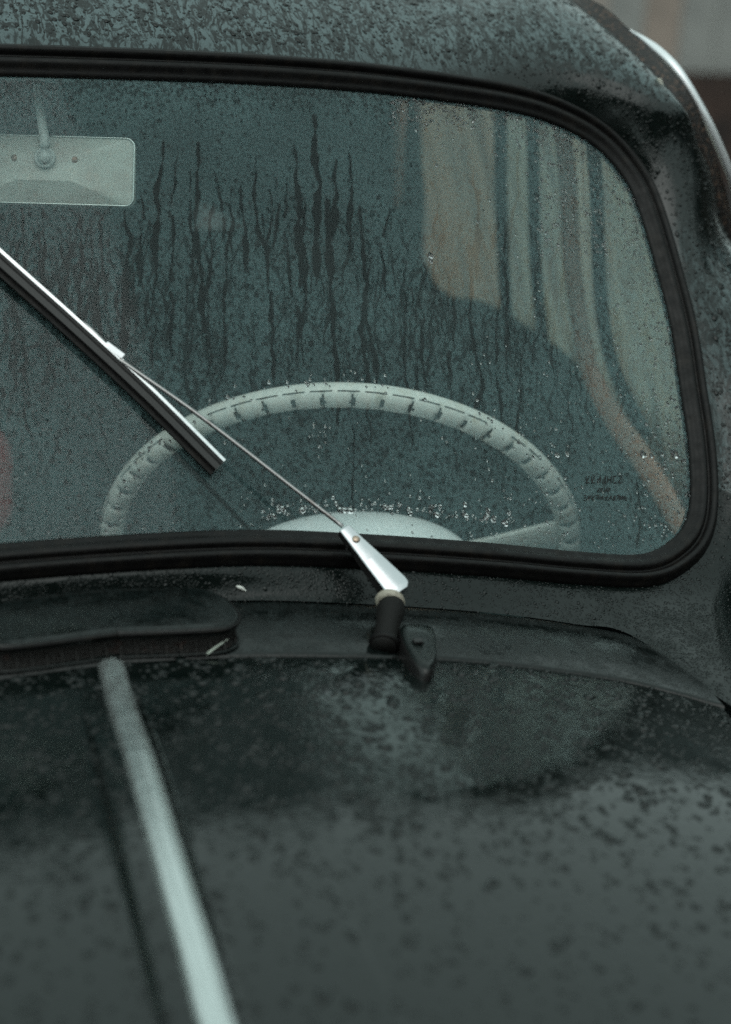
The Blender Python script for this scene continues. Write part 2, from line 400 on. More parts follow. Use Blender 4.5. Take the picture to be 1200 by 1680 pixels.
# rubber seal: swept moulding with locking bead
SP = [(-.004, -.004), (-.003, .0025), (0, .004), (.003, .0055), (.006, .0085), (.0095, .0095), (.012, .0085), (.0135, .0055), (.0155, .0055), (.017, .0095),
      (.020, .0115), (.023, .0105), (.0255, .007), (.0285, .0035), (.0295, -.002), (.028, -.006)]
SP = crom(A3([(a, b, 0) for a, b in SP]), 30)[:, :2]
P = g0[:, None]+On[:, None]*SP[None, :, 0:1]+Nn[:, None]*SP[None, :, 1:2]
seal = grid('windscreen_seal', P, M['rubber'], car, cu=True, flip=False)

# painted surround: roof front, pillars and scuttle in one pressing
S0 = g0+On*.0275+Nn*.001
Lc = np.linalg.norm(g3-S0, axis=1)
wt_ = np.clip((g0[:, 2]-1.17)/.09, 0, 1); wt_ = (wt_*wt_*(3-2*wt_))[:, None]
D1 = On*(1-wt_)+A3((0, .88, .47))*wt_; D1 /= np.linalg.norm(D1, axis=1)[:, None]
P1 = S0+D1*(Lc*.22)[:, None]+Nn*(lf)[:, None]
P2 = g3-dE*(Lc*.38)[:, None]
st = np.linspace(0, 1, 40)**1.15
B = lambda t: (S0*(1-t)**3+3*P1*t*(1-t)**2+3*P2*t*t*(1-t)+g3*t**3)
P = np.stack([B(t) for t in st], 1)
flange = (S0-Nn*.006)[:, None]
SUR = np.concatenate([flange, P], 1)
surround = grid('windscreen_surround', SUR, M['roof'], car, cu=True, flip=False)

# split materials of the surround: scuttle below, roof above
me = surround.data; me.materials.append(M['cowl'])
ctr = np.zeros(len(me.polygons)*3, np.float32); me.polygons.foreach_get('center', ctr); ctr = ctr.reshape(-1, 3)
me.polygons.foreach_set('material_index', ((ctr[:, 2] < .93) & (ctr[:, 1] < .14)).astype(np.int32))

# roof behind the front pressing
ry = np.linspace(0, 1, 14)
front = g3[[i for i in range(360) if g3[i, 1] > .545]]
front = front[np.argsort(front[:, 0])]
xx = np.linspace(-1, 1, 41)
fr_y = np.interp(xx*.60, front[:, 0], front[:, 1]); fr_z = np.interp(xx*.60, front[:, 0], front[:, 2])
RP = np.zeros((41, 14, 3))
for j, t in enumerate(ry):
    y1 = 2.25
    RP[:, j, 0] = xx*(.60*(1-t)+.56*t); RP[:, j, 1] = fr_y*(1-t)+y1*t-.002*(t == 0)
    RP[:, j, 2] = fr_z-.002+.02*math.sin(min(1, t*2)*math.pi)-.34*max(0, (t-.45)/.55)**2
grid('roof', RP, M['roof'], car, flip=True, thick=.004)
hl = RP.copy(); hl[:, :, 2] -= .03; hl = hl[2:-2]
grid('headliner', hl, M['headliner'], car)

# gutter and bright strip along the roof side, both sides
gut_px = [(1236, 520), (1216, 420), (1197, 345), (1180, 285), (1154, 205), (1128, 150), (1080, 97), (1030, 50), (965, 0)]
def rp2(P): return P[0]-(.822-.6*(P[2]-1.1))
gi = crom([hit(*q, rail_plane, .7, 6) for q in [(1232, 560), (1216, 470)]+rail_px]+[A3((.612, .62, 1.394)), A3((.60, .95, 1.41)), A3((.59, 1.5, 1.38)), A3((.57, 2.1, 1.2))], 90)
go = crom([hit(*q, rp2, .7, 6) for q in gut_px]+[A3((.635, .64, 1.388)), A3((.62, .95, 1.402)), A3((.61, 1.5, 1.37)), A3((.59, 2.1, 1.19))], 90)
ch_px = [(1240, 470), (1222, 370), (1203, 300), (1181, 242), (1151, 180), (1109, 112), (1062, 69), (1034, 50)]
def rp3(P): return P[0]-(.835-.6*(P[2]-1.1))
chp = crom([hit(*q, rp3, .7, 6) for q in ch_px], 60)
sc = np.clip(np.linspace(7, .2, 60), .25, 1)
for s in (1, -1):
    f = A3((s, 1, 1))
    prof = []
    for t, d in ((-.15, -.004), (0, .0015), (.12, .0035), (.3, .001), (.55, -.001), (.85, .001), (1.0, .002), (1.03, -.006)):
        prof.append((gi*(1-t)+go*t+A3((.5, -.3, .8))*d)*f)
    grid('roof_gutter', np.stack(prof, 1), M['rust'], car, flip=(s < 0))
    tube('drip_rail_strip', chp*f, .0058*sc, M['side_strip'], car, 12, up=(0, -.5, 1), ry=.0046*sc)
    # dark rubber weatherstrip just outside the bright strip
    tube('door_weatherstrip', (chp+A3((.010, .012, -.006)))*f, .0042*sc, M['rubber'], car, 8, up=(0, -.5, 1))

# ---------------------------------------------------------------- scuttle vent panel and bonnet
hc = crom(HL, 60); hx, hy = hc[:, 0], hc[:, 1]
XR = hx[-1]
cr = crom(CR[:7]+[A3((HL[-1][0]+.004, HL[-1][1]+.03, HL[-1][2]+.002))], 60)
s_ = np.linspace(0, 1, 60)
def resx(C, xs): return np.stack([xs, np.interp(xs, C[:, 0], C[:, 1]), np.interp(xs, C[:, 0], C[:, 2])], 1)
xsB = np.linspace(-1, 1, 121)
cB = resx(cr, np.abs(xsB)*cr[-1, 0]); hB = resx(hc, np.abs(xsB)*XR)
cB[:, 0] *= np.sign(xsB); hB[:, 0] *= np.sign(xsB)
VP = []
for t in (-.03, 0, .02, .25, .5, .75, .93, .99, 1.0, 1.02):
    Q = cB*(1-t)+hB*t
    d = {-.03: -.005, 0: -.0012, .02: -.0004}.get(t, 0)+ (0.002*math.sin(math.pi*np.clip(t, 0, 1)))
    if t == 1.0: d = -.004
    if t == 1.02: d = -.016
    VP.append(Q+A3((0, 0, 1))*d+A3((0, -.0, 0)))
VP = np.stack(VP, 1)
grid('scuttle_vent_panel', VP, M['panel'], car)

YF = -1.15
def hood_x(y): return np.interp(-y, [0, .22, .36, .6, 1.15], [1, 1, .93, .86, .72])
nu, nv = 221, 110
us = np.sort(np.r_[np.linspace(-1, 1, 161), np.linspace(-.22, .10, 120)]); nu = len(us); HP = np.zeros((nu, nv, 3))
for i, u in enumerate(us):
    xr = abs(u)*XR; yr = np.interp(xr, hx, hy)-.003
    t = np.linspace(0, 1, nv)**1.1; y = yr+(YF-yr)*t
    x = u*XR*hood_x(y)*(1 if True else 1)
    HP[i, :, 0] = x; HP[i, :, 1] = y; HP[i, :, 2] = hoodz(x, y)
lip = HP[:, :1].copy(); lip[:, :, 2] -= .010; lip[:, :, 1] -= .001
hoodP = np.concatenate([lip, HP], 1)
side0 = hoodP[:1].copy(); side0[:, :, 2] -= .014; side1 = hoodP[-1:].copy(); side1[:, :, 2] -= .014
hoodP = np.concatenate([side0, hoodP, side1], 0)
grid('bonnet', hoodP, M['hood'], car, flip=True)
bonnet_grid = HP
# inner wing beside the bonnet
for s in (1, -1):
    e = HP[-1 if s > 0 else 0]
    W = [e+A3((s*.005, 0, -.018)), e+A3((s*.03, 0, -.022)), e+A3((s*.10, 0, -.06)), e+A3((s*.22, .0, -.16)), e+A3((s*.30, 0, -.35))]
    pre = [A3((s*.60, -.13, .79)), ]
    WW = np.stack(W, 1)
    back = WW[:1]+A3((0, .10, .0)); back[:, :, 2] = np.minimum(back[:, :, 2], WW[:1, :, 2])-.012
    grid('wing', np.concatenate([back, WW], 0), M['cowl'], car, flip=(s > 0))

# vent scoop in the middle of the scuttle
def gtop(P): return P[2]-(.906+.12*(P[1]+.14))
sc_px = [(178, 967), (250, 965), (330, 968), (366, 981), (386, 1000), (389, 1013), (380, 1023), (345, 1031), (200, 1037), (178, 1038)]
half = [hit(*q, gtop) for q in sc_px]
x0 = half[0][0]
half[0] = A3((0, half[0][1], half[0][2])); half[-1] = A3((0, half[-1][1], half[-1][2])); 
lf_ = [A3((-p[0]-.014, p[1], p[2])) for p in half[1:-1]][::-1]
lo = crom(half+lf_, 160, closed=True)
c0 = lo.mean(0)
def ring(k, dz, dy=0.0): 
    Q = c0+(lo-c0)*k; Q = Q.copy(); Q[:, 2] += dz; Q[:, 1] += dy; return Q
isfront = np.clip((c0[1]-lo[:, 1])/.012, 0, 1)[:, None]
rings = [ring(.5, .0016), ring(.80, .0014), ring(.90, .0012), ring(.955, .0006), ring(.985, .0006), ring(1.0, .0008), ring(1.012, -.0015), ring(1.014, -.004), ring(1.0, -.0065)]
scp = np.stack(rings, 1)
F = grid_faces(160, len(rings), True, False).tolist(); V = list(scp.reshape(-1, 3)); V.append(c0+A3((0, 0, .0)))
cidx = len(V)-1; V[cidx] = c0+A3((0, 0, .0018))
for i in range(160): F.append([cidx, ((i+1) % 160)*len(rings), i*len(rings)])
scoop = mesh('vent_scoop', V, F, M['panel'], car)
tube('vent_gasket', ring(1.016, -.0022), .0017, M['rubber'], scoop, 8, closed=True)
# opening under the front lip: sloping mesh between lip and scuttle
bot = ring(1.0, -.0065); low = bot.copy(); low[:, 2] -= .009*isfront[:, 0]+.010; low[:, 1] -= .004*isfront[:, 0]
md = bot*.5+low*.5; md[:, 1] += .006*isfront[:, 0]
grid('vent_mesh', np.stack([bot, md, low], 1), M['mesh_grille'], scoop, cu=True)
fr_ = [i for i in range(160) if isfront[i, 0] > .05]
k0 = max(range(160), key=lambda i: lo[i, 0])
ordl = sorted(fr_, key=lambda i: lo[i, 0])
lipC = np.array([low[i] for i in ordl])+A3((0, -.001, .006))
tube('vent_lower_lip', lipC, .0014, M['panel'], scoop, 8)
for i in range(-9, 10):           # thin bars of the vent opening
    x = i*.0118
    if abs(x) > .098: continue
    a_ = A3((x, np.interp(x, lipC[:, 0], lipC[:, 1]), np.interp(x, lipC[:, 0], lipC[:, 2])))
    jj = [j for j in ordl]; b_ = A3((x, np.interp(x, lo[ordl, 0], bot[ordl, 1]), np.interp(x, lo[ordl, 0], bot[ordl, 2])))
    tube('vent_bar', [a_+A3((0, .003, 0)), b_+A3((0, .003, 0))], .0011, M['mesh_grille'], scoop, 6, up=(1, 0, 0))

# bright strip on the bonnet spine
ty = np.linspace(HL[0][1]-.012, -1.1, 80)
tq = [hit(*q, gh) for q in [(181, 1088), (203, 1180), (231, 1280), (262, 1390), (291, 1490), (318, 1580), (345, 1680)]]
tx = spine_x(ty)
tc = np.stack([tx, ty, hoodz(tx, ty)], 1)
tc[:, 2] = hoodz(tx, ty)+.0005
w = .0108
tp = [(-w, -.004), (-w, .002), (-w*.8, .0055), (-w*.5, .0075), (-w*.42, .0060), (-w*.3, .0085), (0, .0094), (w*.2, .0085), (w*.28, .0070), (w*.36, .0082), (w*.75, .006), (w*.95, .003), (w, -.004)]
trim = sweep('bonnet_strip', tc, tp, M['trim'], car, smooth=False)

# ---------------------------------------------------------------- windscreen glass with its mist
OX = g0[:, 0]; OZ = g0[:, 2]
def inside(x, z, grow=.004):
    P_ = g0+On*grow; px_, pz_ = P_[:, 0], P_[:, 2]; n = len(px_); r = np.zeros(x.shape, bool); j = n-1
    for i in range(n):
        c = ((pz_[i] > z) != (pz_[j] > z))
        if c.any():
            xi = (px_[j]-px_[i])*(z-pz_[i])/(pz_[j]-pz_[i]+1e-12)+px_[i]
            r ^= c & (x < xi)
        j = i
    return r
CELL = .0009
x_fine = np.arange(-.185, .66, .0011); x_co = np.arange(-.66, -.185, .006)
gxs = np.r_[x_co, x_fine]; gzs = np.arange(.875, 1.31, .0011)
# raster of the mist on the glass, painted in glass coordinates (x, z)
RX0, RZ0, RS = -.20, .86, .0008
RW, RH = int(.87/RS), int(.46/RS)
mist = np.ones((RH, RW), np.float32)
def stamp(x, z, r, val, soft=.0006):
    ix0, ix1 = int((x-r-RX0)/RS)-1, int((x+r-RX0)/RS)+2; iz0, iz1 = int((z-r-RZ0)/RS)-1, int((z+r-RZ0)/RS)+2
    ix0, iz0 = max(ix0, 0), max(iz0, 0); ix1, iz1 = min(ix1, RW), min(iz1, RH)
    if ix1 <= ix0 or iz1 <= iz0: return
    X = RX0+np.arange(ix0, ix1)*RS-x; Z = RZ0+np.arange(iz0, iz1)*RS-z
    d = np.sqrt(X[None]**2+Z[:, None]**2); a = np.clip((r-d)/soft+.5, 0, 1)
    mist[iz0:iz1, ix0:ix1] = mist[iz0:iz1, ix0:ix1]*(1-a)+np.minimum(mist[iz0:iz1, ix0:ix1], val)*a
def g2(px, py):
    P = hit(px, py, gw); return P[0], P[2]
# affine-ish map from photograph to glass, for reading streak positions
gx_s = np.linspace(0, 1150, 12); gy_s = np.linspace(100, 940, 10)
TX = np.zeros((10, 12)); TZ = np.zeros((10, 12))
for a_, yy in enumerate(gy_s):
    for b_, x_ in enumerate(gx_s): TX[a_, b_], TZ[a_, b_] = g2(x_, yy)
def gmap(px, py):
    fx = np.clip((px-gx_s[0])/(gx_s[1]-gx_s[0]), 0, 10.999); fy = np.clip((py-gy_s[0])/(gy_s[1]-gy_s[0]), 0, 8.999)
    i, j = int(fy), int(fx); u, v = fx-j, fy-i
    L = lambda T: (T[i, j]*(1-u)+T[i, j+1]*u)*(1-v)+(T[i+1, j]*(1-u)+T[i+1, j+1]*u)*v
    return L(TX), L(TZ)
PXM = 1/1980.
def run(px, y0, y1, wt, wb, wob=1.0, val=.17, branch=.012):
    y = y0; x = px; vx = 0; ph = random.random()*9
    n = max(2, int((y1-y0)/1.5)); side = 0; ph2 = random.random()*6.3; gap = random.uniform(.75, 1.3) if wb < 8 else 2
    for k in range(n):
        t = k/n; y += 1.5
        vx = vx*.84+random.gauss(0, .23*wob); x += vx
        w = (wt+(wb-wt)*min(1, t*1.6))*(1+.35*math.sin(k*.11+ph)+.2*math.sin(k*.31+ph*2))
        if t > .85: w *= (1-t)/.15*.7+.3
        if math.sin(k*.07+ph2)+.4*math.sin(k*.23+ph) > gap: continue
        gx_, gz_ = gmap(x, y); stamp(gx_, gz_, max(w*.95, 1.0)*PXM*.5, val)
        if random.random() < branch and k > 8:    # small side blobs and short feeders
            bx, by = x, y; d = random.choice((-1, 1)); m_ = random.randint(4, 16)
            for q in range(m_):
                bx += d*random.uniform(.3, 1.5); by -= random.uniform(.6, 2.2)
                a1, a2 = gmap(bx, by); stamp(a1, a2, random.uniform(.9, 1.7)*PXM, val+.1)
strong = [(516, 190, 470, 12, 18), (482, 236, 470, 4, 20), (552, 262, 450, 5, 20), (572, 252, 420, 4, 13), (419, 258, 440, 3, 11), (268, 232, 470, 6, 14),
          (325, 235, 560, 7, 12), (395, 302, 450, 3, 12), (380, 305, 420, 3, 7), (352, 280, 400, 3, 9), (775, 272, 460, 3, 16), (205, 345, 600, 6, 15),
          (229, 310, 470, 3, 9), (160, 430, 560, 3, 8), (452, 290, 420, 3, 7), (440, 305, 400, 3, 6), (290, 240, 600, 3, 9), (312, 280, 480, 3, 8),
          (850, 250, 420, 4, 7), (538, 330, 700, 10, 12), (590, 340, 650, 8, 12), (610, 420, 690, 5, 13), (500, 330, 560, 6, 10), (470, 300, 600, 5, 8),
          (665, 480, 730, 5, 8), (690, 470, 640, 5, 9), (745, 470, 640, 5, 9), (770, 400, 720, 6, 10), (830, 380, 600, 6, 9), (860, 540, 740, 4, 7),
          (820, 480, 700, 5, 8), (640, 340, 480, 4, 8), (720, 330, 470, 4, 7), (100, 380, 520, 4, 7), (70, 330, 500, 3, 6), (130, 360, 560, 4, 7),
          (30, 300, 470, 3, 5), (1045, 790, 900, 5, 7), (890, 420, 560, 4, 7), (920, 380, 640, 3, 6), (350, 330, 620, 5, 9), (375, 380, 640, 5, 8),
          (430, 350, 640, 5, 9), (935, 600, 760, 3, 5), (578, 700, 830, 3, 4), (22, 480, 660, 3, 4), (40, 560, 720, 3, 4)]
for a_ in strong: run(*a_[:3], a_[3]*.85, a_[4]*.80, wob=.75, branch=.012)
for _ in range(45):    # left part of the pane
    x_ = random.uniform(5, 260); y_ = random.uniform(340, 450)
    run(x_, y_, min(y_+random.uniform(80, 200), 480+x_*.55), 2, random.uniform(3, 6), 1.0, val=.22, branch=.02)
for _ in range(75):
    x_ = random.uniform(10, 930); y_ = random.uniform(330, 500)+abs(x_-500)*.03
    run(x_, y_, y_+random.uniform(60, 230), random.uniform(1.8, 3.2), random.uniform(2.4, 5.5), 1.1, val=.27, branch=.025)
for _ in range(34):
    x_ = random.uniform(380, 1050); y_ = random.uniform(480, 620)
    run(x_, y_, y_+random.uniform(60, 200), 2, random.uniform(2, 5), 1.4, val=.35, branch=.03)
for _ in range(22):
    x_ = random.uniform(0, 350); y_ = random.uniform(500, 650)
    run(x_, y_, y_+random.uniform(60, 200), 2, random.uniform(2, 4), 1.4, val=.45, branch=.02)
for _ in range(5200):    # specks where beads have gathered the mist
    x_ = random.uniform(0, 1140); y_ = random.triangular(120, 930, 560)
    gx_, gz_ = gmap(x_, y_)
    r_ = random.choice((1.2, 1.6, 2.0, 2.6, 3.4)); v_ = random.uniform(.25, .6)
    for q in range(random.choice((1, 1, 2, 3))): stamp(gx_+random.gauss(0, 1.6)*PXM, gz_+random.gauss(0, 1.6)*PXM, r_*PXM, v_)
for _ in range(1500):    # finer crowded specks low down and along the top edge
    x_ = random.uniform(280, 940); y_ = random.uniform(640, 890); gx_, gz_ = gmap(x_, y_)
    stamp(gx_, gz_, random.uniform(1.5, 4)*PXM, random.uniform(.35, .7))
for _ in range(1500):
    x_ = random.uniform(0, 760); y_ = 132+abs(random.gauss(0, 26))+max(0, x_-450)*.08; gx_, gz_ = gmap(x_, y_)
    stamp(gx_, gz_, random.uniform(1., 3.2)*PXM, random.uniform(.2, .6))
for _ in range(190):    # fine curly runs between the broad ones
    x_ = random.uniform(10, 900); y_ = random.uniform(330, 560)
    run(x_, y_, y_+random.uniform(30, 120), 1.3, random.uniform(1.5, 3.2), 1.7, val=.32, branch=.05)
for _ in range(1800):   # clear beads crowding the right edge
    y_ = random.uniform(230, 890); x_ = 1135-max(0, 640-y_)*.22-max(0, 330-y_)*.6-abs(random.gauss(0, 60)); gx_, gz_ = gmap(x_, y_)
    stamp(gx_, gz_, random.uniform(1.6, 4.2)*PXM, random.uniform(.25, .6))
# blade's shadow and reflection along the wiped edge, painted as thinned mist
for k in range(260):
    t = k/259; x_, y_ = 236+(408-236)*t, 690+(868-690)*t; gx_, gz_ = gmap(x_, y_); stamp(gx_, gz_, (5.5-2*t)*PXM, .3)
def mist_at(x, z):
    i = np.clip(((z-RZ0)/RS), 0, RH-1.001); j = np.clip(((x-RX0)/RS), 0, RW-1.001)
    i0, j0 = i.astype(int), j.astype(int); u, v = i-i0, j-j0
    return (mist[i0, j0]*(1-v)+mist[i0, j0+1]*v)*(1-u)+(mist[i0+1, j0]*(1-v)+mist[i0+1, j0+1]*v)*u
GX, GZ = np.meshgrid(gxs, gzs, indexing='ij'); GY = gy(GX, GZ)
F = grid_faces(len(gxs), len(gzs)); cx_ = GX.ravel()[F].mean(1); cz_ = GZ.ravel()[F].mean(1)
keep = inside(cx_, cz_); F = F[keep]
used = np.unique(F); remap = -np.ones(GX.size, int); remap[used] = np.arange(len(used))
V = np.stack([GX.ravel(), GY.ravel(), GZ.ravel()], 1)[used]; F = remap[F]
dens = mist_at(V[:, 0], V[:, 2])*(1+.35*np.clip((V[:, 0]-.44)/.17, 0, 1)+.25*np.clip((V[:, 2]-1.24)/.05, 0, 1))
pane = mesh('windscreen_glass', V, F, M['windscreen'], car, attrs={'mist': dens})
# inner face of the pane, 5 mm behind
gx2 = np.linspace(-.66, .66, 90); gz2 = np.linspace(.872, 1.31, 40)
GX, GZ = np.meshgrid(gx2, gz2, indexing='ij'); F = grid_faces(90, 40); k_ = inside(GX.ravel()[F].mean(1), GZ.ravel()[F].mean(1), .012); F = F[k_]
Vv = np.stack([GX.ravel(), gy(GX, GZ).ravel()+.005, GZ.ravel()], 1); used = np.unique(F); remap = -np.ones(len(Vv), int); remap[used] = np.arange(len(used))
mesh('inner_pane', Vv[used], remap[F], M['clear'], pane)

# ---------------------------------------------------------------- wiper
def woff(px, py, h): return hit(px, py, lambda P: gw(P)/math.sqrt(1+KS*KS)+h)   # h above the glass
wiper_root = None
# arm head (bright tapered channel)
def headpt(px, py): return hit(px, py, lambda P: (P-woff(615, 915, .040))@wn+0)
wn = nrm((.1, -1, .95))
A_ = woff(565, 866, .030); C_ = woff(660, 970, .048)
ax = nrm(A_-C_); sd_ = nrm(np.cross(ax, nrm((.05, -1, .85)))); un = np.cross(sd_, ax)
if un[2] < 0: un = -un; sd_ = -sd_
Lh = np.linalg.norm(A_-C_)
ss = np.linspace(0, 1, 24); hw = np.interp(ss, [0, .04, .10, .5, .8, 1], [.0070, .0112, .0122, .0094, .0068, .0056])
hc_ = [C_+ax*(Lh*s) for s in ss]
prof = []
for s, wv, c in zip(ss, hw, hc_):
    dome = .0016; tall = np.interp(s, [0, .1, 1], [.010, .013, .007])
    prof.append([c-sd_*wv-un*tall, c-sd_*wv, c-sd_*(wv*.86)+un*dome*.8, c+un*dome*1.2, c+sd_*(wv*.86)+un*dome*.8, c+sd_*wv, c+sd_*wv-un*tall])
Pp = A3(prof)
F = grid_faces(24, 7, False, True).tolist(); F.append([0, 1, 2, 3, 4, 5, 6]); F.append([23*7+i for i in range(7)][::-1])
mi = [0]*len(F)
# side walls dark underneath
for q, f in enumerate(F[:-2]):
    j = q % 7
    if j in (0, 5, 6): mi[q] = 1
arm = mesh('wiper_arm', Pp.reshape(-1, 3), F, [M['chromed_cap'], M['blackmetal']], car, True, mi)
bevel(arm, .0008, 3, 40)
rv = C_+ax*(Lh*.80)+un*.0016
lathe('rivet', [(.0001, .0018), (.0024, .0015), (.0034, .0006), (.0036, -.001)], rv, un, M['brass'], arm)
# spindle, nut and post under the head
sb = C_+ax*.006-un*.010
pn = nrm((0.02, -.55, .85)); base = hit(630, 1058, lambda P: P[2]-(.892+.15*(P[1]+.15)-.21*P[0]**2))
top = hit(634, 985, lambda P: (P-base)@nrm((.0, 1, .0))-.0)
ctr_s = sb; dn = nrm(base-ctr_s); Ls = np.linalg.norm(base-ctr_s)
lathe('spindle_post', [(.0075, Ls*.16), (.0105, Ls*.24), (.0122, Ls*.36), (.0105, Ls*.55), (.0100, Ls*.80), (.0102, Ls*.97), (.0104, Ls+.004)], ctr_s, dn, M['post'], arm)
lathe('spindle_washer', [(.0070, -.002), (.0118, .0), (.0128, .003), (.0118, .006), (.0085, .0075)], ctr_s+dn*.006-sd_*.0035, dn, M['washer'], arm)
lathe('spindle_nut', [(.0085, -.001), (.0112, .0), (.0112, .005), (.0100, .0062)], ctr_s+dn*Ls*.30, dn, M['blackmetal'], arm, 6)
lathe('grommet', [(.0105, -.003), (.0122, -.002), (.0128, .001), (.0120, .003)], base-dn*.002, dn, M['rubber'], arm)
hp_ = C_+ax*(Lh*.80)
tube('hinge_pin', [hp_-sd_*.0095-un*.004, hp_+sd_*.0095-un*.004], .0018, M['blackmetal'], arm, 8, up=tuple(un))
# rod
Rp = [woff(563, 864, .030), woff(480, 800, .026), woff(330, 684, .020), woff(205, 596, .014), woff(186, 580, .011)]
rodC = crom(Rp, 40)
tube('wiper_rod', rodC, .0019, M['rod'], arm, 10, up=(0, 1, .2))
# saddle clip where rod meets blade
k1, k2 = woff(174, 566, .0125), woff(201, 586, .0135)
kd = nrm(k2-k1); kn = wnorm(k1); ks_ = np.cross(kd, kn)
box('rod_clip', (k1+k2)/2, (np.linalg.norm(k2-k1)+.002, .0062, .005), M['chromed_cap'], arm, (kd, ks_, kn), .0009)
tube('rod_tip', [woff(130, 522, .010), woff(150, 541, .011), woff(176, 566, .012)], [.0012, .0018, .002], M['rod'], arm, 8)
# blade: bright backbone, dark carrier, rubber lip
bp = [(-260, 171), (-120, 303), (0, 412), (124, 523), (246, 636), (368, 757)]
bl_t = crom([woff(x_, y_, .0135) for x_, y_ in bp], 60)
T_, S_, U_ = frames(bl_t, np.array([wnorm(p) for p in bl_t]))
w1 = .0012
blade = mesh('wiper_blade', [(0, 0, 0)]*3, [(0, 1, 2)], M['blackmetal'], arm); bpy.data.objects.remove(blade)
def strip(name, sa, sb_, ua, ub, mat, par, taper=0):
    pr = [(sa, ua), (sb_, ua), (sb_, ub), (sa, ub)]
    P = bl_t[:, None]+S_[:, None]*A3(pr)[None, :, 0:1]+U_[:, None]*A3(pr)[None, :, 1:2]
    F = grid_faces(60, 4, False, True).tolist()+[[0, 1, 2, 3], [239, 238, 237, 236]]
    return mesh(name, P.reshape(-1, 3), F, mat, par, False)
sg = 1 if S_[0]@A3((0, 0, -1)) > 0 else -1
blade = strip('wiper_blade', -sg*.0005, sg*.0105, -.0075, -.0002, M['blackmetal'], car)
strip('blade_backbone', -sg*.0016, sg*.0012, -.0004, .0016, M['chrome'], blade)
strip('blade_groove', sg*.0030, sg*.0045, -.0002, .0006, M['rubber'], blade)
strip('blade_rubber', sg*.0050, sg*.0072, -.0135, -.0065, M['rubber'], blade)
strip('blade_flange', sg*.0105, sg*.0150, -.0072, -.0050, M['rubber'], blade)
arm_children = 1

# washer jet: teardrop on the scuttle panel
gcw = lambda P: P[2]-(.893+.13*(P[1]+.15)-.20*P[0]**2)
tp_ = [(653, 1042), (680, 1036), (708, 1042), (715, 1070), (714, 1098), (702, 1117), (682, 1106), (662, 1075)]
tj = crom([hit(*q, gcw) for q in tp_], 48, closed=True); cj = tj.mean(0); upn = nrm((0, -.2, 1))
rg = [cj+(tj-cj)*k+upn*h for k, h in ((1.06, -.012), (1.0, .004), (.93, .0085), (.80, .0105), (.5, .0095))]
V = np.stack(rg, 1).reshape(-1, 3).tolist(); V.append((cj+upn*.009).tolist())
F = grid_faces(48, 5, True, False).tolist()+[[i*5+4, ((i+1) % 48)*5+4, 240] for i in range(48)]
jm = [1 if (q % 4) < 2 else 0 for q in range(48*4)]+[0]*48
jet = mesh('washer_jet', V, F, [M['cowl'], M['blackmetal']], car, True, jm)
jn = hit(686, 1052, lambda P: (P-cj-upn*.011)@upn)
box('jet_nozzle', jn, (.008, .006, .003), M['blackmetal'], jet, (A3((1, 0, 0)), A3((0, 1, .2)), upn), .0006)
# low drain pipe curving on the panel beside the jet
dp = [hit(*q, lambda P: gh(P)-.003) for q in [(533, 1120), (545, 1103), (575, 1088), (620, 1077), (650, 1072)]]

# ---------------------------------------------------------------- steering wheel
BW = R(36); wc = hit(559, 904, lambda P: P[1]-.325)
QW = R(50.5); vx = nrm(rx); vv = nrm(ux*math.cos(QW)-fwd*math.sin(QW)); wnn = nrm(np.cross(vx, vv)); wnn = wnn if wnn@(-fwd) > 0 else -wnn
yawW = 0
def wpt_(a, r, h=0): return wc+(vx*math.sin(a)+vv*math.cos(a))*r+wnn*h
dist = (wc-CAM)@fwd; RW_ = 393/FPX*dist
print('wheel centre', wc, 'radius', RW_, 'dist', dist)
wheel = tag(empty('steering_wheel', tuple(wc))); wheel.parent = car
def rel(o, par):
    o.parent = par; o.matrix_parent_inverse = par.matrix_world.inverted() if False else Matrix.Translation(-Vector(wc)); return o
na, nb = 720, 20
Pw = np.zeros((na, nb, 3)); 
NOT = 54
dirtf = []
for i in range(na):
    a = 2*math.pi*i/na; ph = (a/(2*math.pi)*NOT) % 1
    ng = math.exp(-((ph-.5)/.12)**2)
    for j in range(nb):
        b = 2*math.pi*j/nb; inner = max(0, -math.cos(b))**1.0
        low_ = max(0, -math.cos(b)*.5-math.sin(b)*.9*(1 if wnn[1] < 0 else -1)*-1)
        bd = math.degrees(b); wb = math.exp(-((bd-85)/48)**2); rr = .0128*(1-.22*ng*wb)
        Pw[i, j] = wpt_(a, RW_-.0128+math.cos(b)*rr, math.sin(b)*rr)
F = grid_faces(na, nb, True, True)
mi = np.zeros(len(F), np.int32)
for q in range(len(F)):
    i, j = divmod(q, nb); a = (i+.5)/na*NOT % 1; b = 2*math.pi*(j+.5)/nb
    if abs(a-.5) < .09*math.exp(-((math.degrees(b)-80)/34)**2) and 30 < math.degrees(b) < 140: mi[q] = 1
rim = mesh('rim', Pw.reshape(-1, 3), F, [M['cream'], M['dirt']], None, True, mi); rel(rim, wheel)
# moulding seam, a broken hairline round the face of the rim
facing = 1 if wnn@nrm(CAM-wc) > 0 else -1
for k in range(60):
    if random.random() < .25: continue
    a0 = 2*math.pi*k/60; sm = [wpt_(a0+t*2*math.pi/60*.8, RW_-.0128+.0129*math.cos(R(24)), .0129*math.sin(R(24))) for t in np.linspace(0, 1, 5)]
    o = tube('seam', sm, .0007, M['dirt'], None, 5); o.parent = rim
